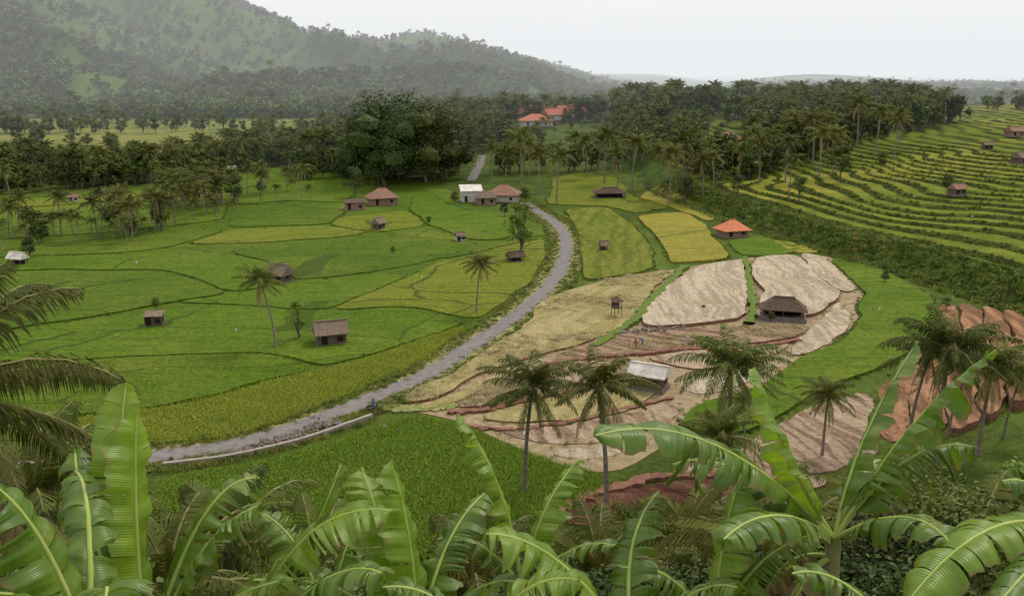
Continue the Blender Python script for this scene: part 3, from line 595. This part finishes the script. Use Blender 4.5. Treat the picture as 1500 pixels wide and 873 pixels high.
# ------------------------------------------------------------------ buildings
def house(name,u,v,wpx,dr=.7,hw=2.2,hr=1.8,kind='gable',wall=M_wallb,roof=M_tileb,rz=.2,over=.5,openf=False,W=None,doors=1,plinth=.5,lift=0):
    x,y=G(u,v); z=Tz(x,y)+lift; w=W if W else wpx*depth(x,y,z)/FPX; d=w*dr
    e=bpy.data.objects.new(name,None); COL.objects.link(e); e.location=(x,y,z); e.rotation_euler=(0,0,rz)
    b=MB()
    b.box((0,0,.35-plinth/2),(w+.5,d+.5,plinth),1)
    if openf:
        for sx in(-1,0,1):
            for sy in(-1,1): b.box((sx*w*.46,sy*d*.44,.35+hw/2),(.16,.16,hw),0)
        b.box((0,d*.2,.35+hw/2),(w*.9,.12,hw),0)
    else: b.box((0,0,.35+hw/2),(w,d,hw),0)
    me=b.mesh('walls',[wall,M_stone]); obj('walls',me,parent=e)
    b=MB()
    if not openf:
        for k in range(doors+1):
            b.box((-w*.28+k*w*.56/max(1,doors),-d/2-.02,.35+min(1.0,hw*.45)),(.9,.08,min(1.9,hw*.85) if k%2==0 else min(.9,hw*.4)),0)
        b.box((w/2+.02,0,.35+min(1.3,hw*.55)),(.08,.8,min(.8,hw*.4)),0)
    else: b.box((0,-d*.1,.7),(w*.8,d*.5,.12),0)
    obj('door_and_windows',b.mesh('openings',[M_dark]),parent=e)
    b=MB(); zw=.35+hw; ox,oy=w/2+over,d/2+over; zl=zw-.18; t=.14
    rl=ox-(oy if kind=='hip' else 0); rl=max(rl,.15)
    if kind=='shed':
        b.add([(-ox,-oy,zl),(ox,-oy,zl),(ox,oy,zl+hr),(-ox,oy,zl+hr),(-ox,-oy,zl+t),(ox,-oy,zl+t),(ox,oy,zl+hr+t),(-ox,oy,zl+hr+t)],[(0,3,2,1),(4,5,6,7),(0,1,5,4),(1,2,6,5),(2,3,7,6),(3,0,4,7)])
    else:
        n=7; V=[];Fc=[]
        for j in range(n+1):
            f=j/n; a=ox+(rl-ox)*f if kind=='hip' else ox; c=max(oy*(1-f),.02); zz=zl+hr*(f**1.1)+t
            if j>0: V+=[(-a,-c-.03,zz),(a,-c-.03,zz),(a,c+.03,zz),(-a,c+.03,zz)]
            V+=[(-a,-c,zz+(.05 if j<n else 0)),(a,-c,zz+(.05 if j<n else 0)),(a,c,zz+(.05 if j<n else 0)),(-a,c,zz+(.05 if j<n else 0))]
        R_=len(V)//4
        for j in range(R_-1):
            for k in range(4): Fc.append((j*4+k,j*4+(k+1)%4,(j+1)*4+(k+1)%4,(j+1)*4+k))
        Fc.append(tuple((R_-1)*4+k for k in range(4)))
        V+=[(-ox,-oy,zl),(ox,-oy,zl),(ox,oy,zl),(-ox,oy,zl)]; q=len(V)-4
        for k in range(4): Fc.append((q+k,q+(k+1)%4,(k+1)%4,k))
        Fc.append((q+3,q+2,q+1,q))
        b.add(V,Fc)
        b.box((0,0,zl+hr+t+.06),(2*rl+.1,.3,.16),0)
    if roof is M_tin and kind!='shed':
        for k in range(int(w/1.1)): b.box((-w/2+k*1.1+.5,-oy*.5,zl+hr*.5+t+.08),(.06,oy*.9,.05),0)
    obj('roof',b.mesh('roof',[roof]),parent=e); return e
house('thatched_hut',485,503,40,.75,1.7,1.7,'gable',M_wood,M_thatch,.35)
house('thatched_hut',409,412,32,.7,1.4,1.9,'gable',M_wood,M_thatch,-.5)
house('field_shed',227,478,24,.6,1.7,.5,'shed',M_thatch2,M_thatch,.1,.2)
house('tin_roof_hut',950,570,48,.65,1.7,1.2,'gable',M_wood,M_tin,-.45,.4,lift=.35,plinth=1)
house('thatched_barn',1146,468,60,.5,1.3,1.9,'hip',M_thatch2,M_thatch2,-.25,.4,True,lift=.5,plinth=1)
house('tiled_farmhouse',1072,346,36,.8,1.6,2.4,'hip',M_wallb,M_tileo,.3,.8)
house('tiled_farmhouse',560,300,38,.7,2.2,2.8,'hip',M_wallb,M_tileb,.4,.8)
house('tiled_farmhouse',520,308,28,.5,2.2,.7,'shed',M_wallb,M_thatch2,.2,.3)
house('farmhouse_compound',690,296,30,.8,3.6,1.4,'shed',M_wallw,M_tin,.15,.3)
house('farmhouse_compound',738,295,42,.8,2.2,3.0,'hip',M_wallw,M_tileb,-.1,.9)
house('farmhouse_compound',712,300,24,.7,2.2,2.2,'hip',M_wallb,M_thatch,.25,.7)
house('field_hut',755,384,22,.7,1.1,1.0,'gable',M_wood,M_thatch2,.4,.3,True)
house('field_hut',555,336,18,.6,1.5,1.4,'gable',M_wood,M_thatch,1.2)
house('field_hut',674,354,12,.8,1.3,.8,'gable',M_wallw,M_thatch,.4,.3)
house('field_hut',27,388,24,.6,1.3,1.2,'gable',M_wood,M_tin,-.3,.3,True)
house('field_hut',893,290,44,.5,1.6,1.6,'hip',M_wood,M_thatch2,.1,.6,True)
house('field_hut',884,368,10,.8,1.2,1.0,'gable',M_wood,M_thatch,.4,.3,True)
house('field_hut',108,296,12,.8,1.4,1.0,'gable',M_wallw,M_tileb,.4,.3)
house('field_hut',148,288,12,.8,1.4,1.0,'gable',M_wood,M_thatch,.1,.3)
house('field_hut',340,254,12,.8,1.6,1.2,'gable',M_wallw,M_tin,.4,.3)
house('terrace_hut',1401,286,20,.7,1.5,1.2,'gable',M_wood,M_tileb,.4,.4)
house('terrace_hut',1497,240,26,.7,1.7,1.6,'gable',M_wood,M_thatch,.4,.4)
house('terrace_hut',1446,220,12,.7,1.5,1.,'gable',M_wood,M_thatch,.1,.4)
house('terrace_hut',1485,200,22,.7,1.7,1.6,'gable',M_wallb,M_tileb,.3,.4)
house('tiled_farmhouse',1067,212,36,.8,2.2,3,'hip',M_wallb,M_tileb,0,.8)
for u,v,w,k,r in [(785,190,46,'hip',.1),(812,182,30,'gable',.5),(840,172,26,'hip',.2),(860,170,22,'gable',-.3),(765,178,24,'gable',.1),(800,172,22,'hip',1.),(878,168,18,'gable',.4),(722,168,22,'gable',0),(825,176,24,'gable',.8),(850,178,22,'hip',.3),(775,168,20,'gable',.3)]:
    y=470+ (190-v)*2; e=house('village_house',u,v,w,.75,2.8,3.2,k,M_wallw,M_tile if w>21 else M_tileb,r,.8,W=w*.36,plinth=5)
    x=(u-750)/1342*y; e.location=(x,y,Tz(x,y)+.5+(190-v)*.12)
for u,y,w in [(225,700,9),(262,720,8),(240,760,9),(300,690,8),(140,660,9),(1290,640,9),(1410,520,9),(1375,470,8)]:
    e=house('village_house',750,300,10,.75,2.8,3.2,'hip',M_wallw,M_tileb,u*.1,.8,W=w,plinth=4); x=(u-750)/1342*y; e.location=(x,y,Tz(x,y)+1.0)
# ------------------------------------------------------------------ bird-scaring stand, flags, stones
x,y=G(903,466); b=MB()
for sx in(-.6,.6):
    for sy in(-.6,.6): b.tube([(sx*1.2,sy*1.2,-.5),(sx,sy,2.9)],[.07,.05],5,0)
b.box((0,0,1.5),(1.5,1.4,.1),0); b.box((0,.6,2.0),(1.5,.06,.8),0)
b.add([(-1,-1,2.7),(1,-1,2.7),(1,1,2.9),(-1,1,2.9),(0,0,3.6)],[(0,1,4),(1,2,4),(2,3,4),(3,0,4),(3,2,1,0)],1)
obj('watch_stand',b.mesh('watch_stand',[M_wood,M_thatch2]),(x,y,Tz(x,y)+.4),.3)
b=MB(); b.tube([(0,0,-.3),(.05,0,1.2),(.25,0,2.3)],[.03,.022,.012],5,0); b.add([(.22,0,2.2),(.8,.1,2.05),(.74,.16,1.65),(.18,0,1.8)],[(0,1,2,3)],1)
FL=b.mesh('bird_scaring_flag',[M_wood,M_wallw])
for u,v in [(205,398),(350,500),(520,470),(118,430),(620,420),(88,320),(900,345),(1290,470),(1340,300),(1420,330),(1220,420),(560,650)]:
    x,y=G(u,v); obj('bird_scaring_flag',FL,(x,y,Tz(x,y)+.2),u)
def stones(name,u0,v0,u1,v1,n,w,dz=0):
    b=MB(); a=np.array(G(u0,v0));c=np.array(G(u1,v1)); r=random.Random(u0)
    for i in range(n):
        t=r.random(); p=a+(c-a)*t+np.array([r.gauss(0,w),r.gauss(0,w)]); s=r.uniform(.15,.4); v,f=ICO1; z=Tz(*p)+dz+r.uniform(.1,.7)*(1-abs(t-.5))
        b.add([(p[0]+q[0]*s*r.uniform(.7,1.2),p[1]+q[1]*s*r.uniform(.7,1.2),z+q[2]*s*r.uniform(.6,1)) for q in v],f)
    obj(name,b.mesh(name,[M_stone]))
stones('stone_pile',452,632,492,622,170,.5); stones('stone_pile',335,668,450,640,150,.35); stones('rubble_line',900,492,1000,484,120,.6,.2)
# ------------------------------------------------------------------ people
def person(name,u,v,pose,shirt,rz=0,loc=None):
    J={'pel':(0,0,.92),'che':(0,.02,1.3),'nk':(0,.02,1.46),'hd':(0,.04,1.6),'tp':(0,.03,1.7)}
    if pose=='stoop': J={'pel':(0,0,.88),'che':(0,.34,1.02),'nk':(0,.5,1.0),'hd':(0,.64,.98),'tp':(0,.72,.93)}
    if pose=='ride': J={'pel':(0,0,.8),'che':(0,.08,1.2),'nk':(0,.1,1.36),'hd':(0,.14,1.5),'tp':(0,.14,1.6)}
    V=[J['pel'],J['che'],J['nk'],J['hd'],J['tp']];E_=[(0,1),(1,2),(2,3),(3,4)];R_=[.15,.16,.06,.1,.07]
    ch=J['che']
    for s in(-1,1):
        o=len(V)
        if pose=='ride': V+=[(s*.1,.02,.78),(s*.16,.42,.62),(s*.16,.3,.22),(s*.16,.42,.18)]
        else: V+=[(s*.1,0,.86),(s*.12,.04,.48),(s*.13,-.02+(.1*s),.08),(s*.13,.12+(.1*s),.04)]
        E_+=[(0,o),(o,o+1),(o+1,o+2),(o+2,o+3)];R_+=[.1,.07,.045,.04]
        o=len(V)
        if pose=='stoop': V+=[(s*.19,ch[1]+.05,ch[2]),(s*.22,ch[1]+.14,.72),(s*.16,ch[1]+.28,.45),(s*.16,ch[1]+.32,.38)]
        elif pose=='ride': V+=[(s*.19,.1,1.3),(s*.27,.28,1.1),(s*.27,.52,1.05),(s*.27,.6,1.04)]
        else: V+=[(s*.19,.02,1.38),(s*.25,.02,1.1),(s*.24,.14,.88),(s*.24,.17,.8)]
        E_+=[(1,o),(o,o+1),(o+1,o+2),(o+2,o+3)];R_+=[.06,.045,.035,.035]
    me=bpy.data.meshes.new(name); me.from_pydata(V,E_,[])
    if loc is None: x,y=G(u,v); loc=(x,y,Tz(x,y)+.5)
    o=obj(name,me,loc,rz); sk=o.modifiers.new('skin','SKIN')
    for i,r in enumerate(R_): me.skin_vertices[0].data[i].radius=(r,r*.85)
    me.skin_vertices[0].data[0].use_root=True
    o.modifiers.new('sub','SUBSURF').levels=1
    me.materials.append(shirt); 
    h=MB(); c=Vector(J['hd']); h.add([c+Vector((q[0]*.11,q[1]*.12,q[2]*.12+.03)) for q in ICO2[0]],ICO2[1],0)
    if pose!='ride':
        n=10; h.add([c+Vector((math.cos(k*.628)*.24,math.sin(k*.628)*.24,.08)) for k in range(n)]+[c+Vector((0,0,.24))],[(k,(k+1)%n,n) for k in range(n)]+[tuple(range(n))[::-1]],1)
    ho=obj('head_and_hat',h.mesh('head',[M_dark if pose=='ride' else M_skin,M_thatch]),parent=o); return o
person('farmer',941,510,'stoop',M_cloth,.8); person('farmer',931,515,'stand',M_cloth2,-.4); person('farmer',1008,506,'stoop',M_wallw,2.2)
x,y=G(546,604); z=Tz(x,y)+.2
b=MB()
for yy in(-.6,.62):
    pts=[(0,yy+math.cos(k*.5236)*.27,.3+math.sin(k*.5236)*.27) for k in range(13)]; b.tube(pts,[.05]*13,5,0,False)
    b.tube([(-.06,yy,.3),(.06,yy,.3)],[.08,.08],6,0)
b.tube([(0,-.75,.72),(0,-.3,.78),(0,.1,.72),(0,.25,.55)],[.07,.12,.12,.1],6,0); b.tube([(0,-.1,.42),(0,.15,.4)],[.16,.14],6,0)
b.tube([(0,.62,.3),(0,.5,.75),(0,.42,1.02)],[.04,.05,.04],5,0); b.tube([(-.3,.38,1.03),(.3,.38,1.03)],[.02,.02],5,0); b.box((0,.56,.85),(.16,.14,.2),0)
mo=obj('motorcycle',b.mesh('motorcycle',[M_metal]),(x,y,z),-1.2); person('motorcycle_rider',0,0,'ride',M_cloth,-1.2,(x,y,z))
# ------------------------------------------------------------------ banana plants
def banmat(name,ca,cb,cv,tr):
    m,nt=newmat(name); uv=N(nt,'ShaderNodeTexCoord').outputs['UV']
    w=N(nt,'ShaderNodeTexWave',{'wave_type':'BANDS','bands_direction':'X'},Vector=uv,Scale=30.,Distortion=1.2,Detail=3.)
    n1=noise(nt,objc(nt),1.5,5); n2=noise(nt,objc(nt),6.,6)
    c=mixc(nt,ramp(nt,n1,.3,.7),ca,cb); c=mixc(nt,mul(nt,w.outputs[0],.3),c,cv)
    c=mixc(nt,ramp(nt,n2,.35,.7),mixc(nt,1.,c,(.75,.8,.7),'MULTIPLY'),c)
    sx=N(nt,'ShaderNodeSeparateXYZ',{},Vector=uv)
    edge=mul(nt,ramp(nt,sx.outputs[1],.86,1.0),ramp(nt,n2,.42,.58))
    c=mixc(nt,edge,c,(.24,.16,.06))
    spot=mul(nt,ramp(nt,noise(nt,objc(nt),2.4,6,.75),.58,.68),.7)
    c=mixc(nt,spot,c,(.32,.30,.05))
    out(nt,c,.36,w.outputs[0],.2,.015,tr,.5); return m
M_ban=banmat('banana_leaf',(.10,.19,.016),(.20,.295,.038),(.06,.13,.012),.42)
M_bany=banmat('banana_leaf_young',(.21,.34,.03),(.32,.44,.055),(.14,.25,.02),.5)
M_rib=simple('banana_midrib',(.26,.34,.06),(.38,.44,.12),3.,.45,.1,.01,.1)
M_stem=simple('banana_stem',(.12,.13,.04),(.26,.23,.10),2.5,.6,.3,.02)
M_bdry=simple('banana_leaf_dry',(.18,.125,.065),(.32,.23,.13),3.,.8,.3,.02,.2)
def banleaf(b,p0,p1,p2,W,tear=.6,roll=0,fold=.35,seed=0,mi=0,droop=.5):
    r=random.Random(seed); n=36
    def bz(t): return p0*(1-t)**2+p1*2*t*(1-t)+p2*t*t
    pts=[bz(i/n) for i in range(n+1)]
    b.tube(pts[::3],[.026*(1-.78*i/12)+.004 for i in range(13)],5,1,False)
    def frame(t):
        a=bz(max(0,t-.02));c=bz(min(1,t+.02)); tg=(c-a).normalized(); sd=tg.cross(Vector((0,0,1)))
        if sd.length<.05: sd=Vector((1,0,0))
        sd.normalize(); up=sd.cross(tg)
        return bz(t),tg,(sd*math.cos(roll)+up*math.sin(roll)),(up*math.cos(roll)-sd*math.sin(roll))
    for s in(-1,1):
        t=.13; ph=r.uniform(0,6); base=r.uniform(-.05,.25)*droop
        while t<.995:
            loc_t=tear*(.55+.6*math.sin(t*7+ph))
            dt=r.uniform(.012,.04) if r.random()<loc_t else r.uniform(.05,.2)
            if t+dt>.93: dt=1-t
            t2=min(1,t+dt); k=max(2,int((t2-t)/.01)); big=r.random()<.14*tear
            dr=base+(r.uniform(-.15,.42)*droop+(r.uniform(.6,1.6) if big else 0))*max(loc_t,.1)+.05; shr=r.uniform(.05,.4)*tear; sl=r.uniform(-.08,.10)*tear; lw=r.uniform(.90,1.04)
            vs=[];uvs=[];nc=6
            for i in range(k+1):
                q=i/k; tt=t+(t2-t)*q; o,tg,sd,up=frame(tt); tau=(tt-.13)/.87
                ww=W*lw*.5*min(1,(tau*7+.12))**.6*max(0.0,1-max(0,tau-.5)**2*4)**.55
                ww*=1-(shr*.6*abs(2*q-1)**3 if t2<.99 else 0)-.03*r.random()
                qq=(q-.5)*(t2-t)
                for j in range(nc+1):
                    f=j/nc; ang=fold-(fold+dr+droop*.5)*f
                    side=sd*s*math.cos(ang)+up*math.sin(ang)
                    pos=o+side*ww*f+tg*ww*f*(.25+sl)-Vector((0,0,1))*ww*f*f*dr*.6 - tg*(qq*shr*f*3.0)
                    pos+=up*(.006*math.sin(tt*150)+.035*math.sin(tt*23+s*2+seed)+.022*math.sin(tt*51+seed))*f
                    vs.append(pos);uvs.append((tt,f))
            fs=[]
            for i in range(k):
                for j in range(nc): 
                    a=i*(nc+1)+j; fs.append((a,a+1,a+nc+2,a+nc+1))
            b.add(vs,fs,mi,uvs); t=t2+(0.004*tear)
def banana(cu,cv,cd,leaves,sh=0):
    b=MB(); c=P(cu,cv,cd); gz=Tz(c.x,c.y)
    b.tube([(c.x+.1,c.y,gz-.3),(c.x,c.y,(gz+c.z)/2),(c.x,c.y,c.z)],[.17,.14,.07],9,2)
    for i,L in enumerate(leaves):
        mu,mv,md,tu,tv,td,W,tear,roll=L[:9]
        banleaf(b,c,P(mu,mv,md),P(tu,tv,td),W,tear,roll,.4,int(cu)+i*13+5,4 if len(L)>9 else 0)
    r=random.Random(int(cu))
    for i in range(3):
        a=r.uniform(0,6.28); banleaf(b,c-Vector((0,0,.2)),c+Vector((math.cos(a)*.7,math.sin(a)*.7,-.2)),c+Vector((math.cos(a)*.8,math.sin(a)*.8,-1.8)),.5,1.,0,.2,int(cu)+i,3,1.2)
    obj('banana_plant',b.mesh('banana_plant',[M_ban,M_rib,M_stem,M_bdry,M_bany],True))
banana(1222,790,9,[(1250,640,9.2,1345,500,9.6,.54,.4,.9),(1330,600,9,1460,512,8.6,.54,.7,.5),(1330,630,9.3,1430,655,8.8,.64,.9,0),(1150,680,9,1105,538,9.4,.76,.3,-.9,1),(1040,590,8.6,872,638,7.8,.68,.8,.1),(1080,650,9.6,985,680,10.5,.6,.9,0),(1340,720,8,1395,800,7.4,.6,.9,0),(1130,720,7.6,1060,790,7,.6,.8,0),(1290,620,10,1300,700,11,.5,.8,0)])
banana(215,980,7,[(190,750,7,200,604,7.1,.66,.1,-1.25,1),(160,710,7.4,185,560,7.6,.52,.15,-.7,1),(110,740,7,110,660,7.6,.5,.7,.3),(290,690,7.2,380,700,7.4,.54,.8,0),(290,760,6.8,390,738,6.6,.5,.8,.1),(330,860,6.6,420,850,6.2,.55,.8,0)])
banana(130,960,6,[(60,740,5.8,-30,700,5.6,.66,.5,0),(140,700,6.4,110,690,7.4,.4,.8,0),(20,820,5.6,-60,900,5,.5,.8,0),(170,800,5.8,150,900,5.4,.6,.8,0)])
banana(345,985,7,[(420,725,7,575,748,7,.8,.5,.1,1),(420,880,7,500,680,7.2,.16,0,1.2),(480,800,6.6,560,840,6.2,.6,.8,0)])
banana(610,960,8,[(610,790,8,572,675,8.2,.76,.2,-1.0,1),(560,770,8.2,530,685,8.6,.6,.5,-.5,1),(640,780,8.4,710,722,9,.55,.8,.3),(480,820,8,440,870,7.4,.6,.9,0),(700,820,7.6,780,860,7,.6,.8,0)])
banana(765,860,10,[(740,690,10,670,606,10,.55,.7,-.6,1),(790,730,10,850,672,10.5,.6,.6,.5,1),(700,770,10,640,790,10,.5,.9,0),(850,780,9.6,900,800,9,.5,.9,0)])
banana(930,960,7.6,[(820,780,7.4,712,782,7.2,.84,.6,0,1),(900,790,8,965,720,8.6,.5,.7,.3),(1010,840,7.4,1080,860,7,.6,.9,0)])
banana(1050,920,9,[(1050,780,9,1095,675,9.3,.66,.3,.9,1),(1110,790,9,1210,780,8.8,.55,.8,0),(960,800,9,900,840,8.6,.5,.9,0)])
banana(1330,960,7,[(1240,820,7,1160,840,6.8,.5,.8,0),(1300,860,6.8,1260,900,6,.5,.9,0)])
banana(1590,800,8,[(1470,700,7.6,1330,880,7,.64,.6,0,1),(1540,690,8,1465,705,8,.4,.8,0),(1560,760,7.4,1450,900,6.6,.5,.8,0)])
banana(480,930,9.5,[(450,780,9.5,380,750,9.6,.55,.8,.2),(500,790,9.6,540,735,10,.5,.6,.6),(440,840,9,370,850,8.6,.55,.9,0)])
banana(700,960,6.8,[(760,830,6.8,850,850,6.6,.55,.7,0,1),(650,850,6.8,560,860,6.5,.5,.8,0)])
NP=palmmesh('near_palm',77,9,24,64,4.2,.02,.06,2)
def nearpalm(u,v,d,rz,s=1.,me=NP,hh=9,nm='coconut_palm'):
    c=P(u,v,d); z=Tz(c.x,c.y); top=c.z-z
    o=obj(nm,me,(c.x,c.y,c.z-hh*s),rz,s)
nearpalm(-110,580,12.5,1.0,.66)
YP=[palmmesh('young_palm_%d'%i,80+i,5,20,34,3.4,.03,.09,1) for i in range(2)]
for u,v,d,r_,s in [(330,800,26,.4,1.),(60,740,22,1.,1.),(470,850,24,2.,.9),(1010,800,34,.3,1.),(880,850,28,2.,1.),(1150,830,22,1.,1.),(1420,830,20,2.4,1.),(1300,760,30,.5,.9),(250,860,18,3.,.8),(700,870,20,1.4,.8),(1060,640,62,.2,1.)]:
    nearpalm(u,v,d,r_,s,YP[int(u)%2],5,'young_coconut_palm')
for u,v,d in [(1330,790,14),(1290,850,12),(950,830,16),(780,860,16),(520,860,14),(60,860,9),(1380,740,18)]:
    c=P(u,v,d); z=Tz(c.x,c.y); obj('broadleaf_tree',TRn[int(u/10)%2],(c.x,c.y,z),u,max(.2,(c.z-z)/9))
# ------------------------------------------------------------------ haze volume beyond the fields; own emission stands in for scattered light
b=MB(); b.box((0,10350,150),(24000,20000,700)); me=b.mesh('haze',[])
m=bpy.data.materials.new('haze_emissive'); m.use_nodes=True; nt=m.node_tree; nt.nodes.clear(); DEN=.00030
va=N(nt,'ShaderNodeVolumeAbsorption',{},Color=(0,0,0),Density=DEN); ve=N(nt,'ShaderNodeEmission',{},Color=(.91,.93,.95),Strength=DEN*.93)
ad=N(nt,'ShaderNodeAddShader',{}); nt.links.new(va.outputs[0],ad.inputs[0]); nt.links.new(ve.outputs[0],ad.inputs[1])
o=N(nt,'ShaderNodeOutputMaterial'); nt.links.new(ad.outputs[0],o.inputs['Volume'])
me.materials.append(m); obj('haze',me)
# ------------------------------------------------------------------ light
SE=math.radians(54); SR=math.radians(40)
w=bpy.data.worlds.new('World'); SC.world=w; w.use_nodes=True; nt=w.node_tree; nt.nodes.clear()
sky=N(nt,'ShaderNodeTexSky',{'sky_type':'NISHITA','sun_disc':False,'sun_elevation':SE,'sun_rotation':SR})
tc=N(nt,'ShaderNodeTexCoord').outputs['Generated']; sz=N(nt,'ShaderNodeSeparateXYZ',{},Vector=tc)
cl=noise(nt,N(nt,'ShaderNodeMapping',{},Vector=tc,Scale=(1,1,4)).outputs[0],1.6,5)
g=N(nt,'ShaderNodeMapRange',{},Value=sz.outputs[2],From_Min=0,From_Max=.8,To_Min=10.8,To_Max=10.)
cc=mixc(nt,1.,g.outputs[0],mixc(nt,ramp(nt,cl,.3,.7),(.94,.93,.95),(1.0,.995,.985)),'MULTIPLY')
c=mixc(nt,.96,sky.outputs[0],cc)
bg=N(nt,'ShaderNodeBackground',{},Color=c,Strength=.112); o=N(nt,'ShaderNodeOutputWorld'); nt.links.new(bg.outputs[0],o.inputs[0])
l=bpy.data.lights.new('sun','SUN'); l.energy=2.3; l.angle=math.radians(12); l.color=(1,.94,.82); so=bpy.data.objects.new('sun',l); COL.objects.link(so)
d=Vector((math.sin(SR)*math.cos(SE),math.cos(SR)*math.cos(SE),math.sin(SE))); so.rotation_euler=d.to_track_quat('Z','Y').to_euler()
cam=bpy.data.cameras.new('camera'); cam.lens=36*FPX/1500; cam.clip_end=60000; cam.clip_start=.1; co=bpy.data.objects.new('camera',cam); COL.objects.link(co)
co.location=(0,0,CZ); co.rotation_euler=(math.pi/2-PITCH,0,0); SC.camera=co
SC.view_settings.view_transform='Standard'; SC.view_settings.look='None'; SC.view_settings.exposure=0
print('objs',len(bpy.data.objects))
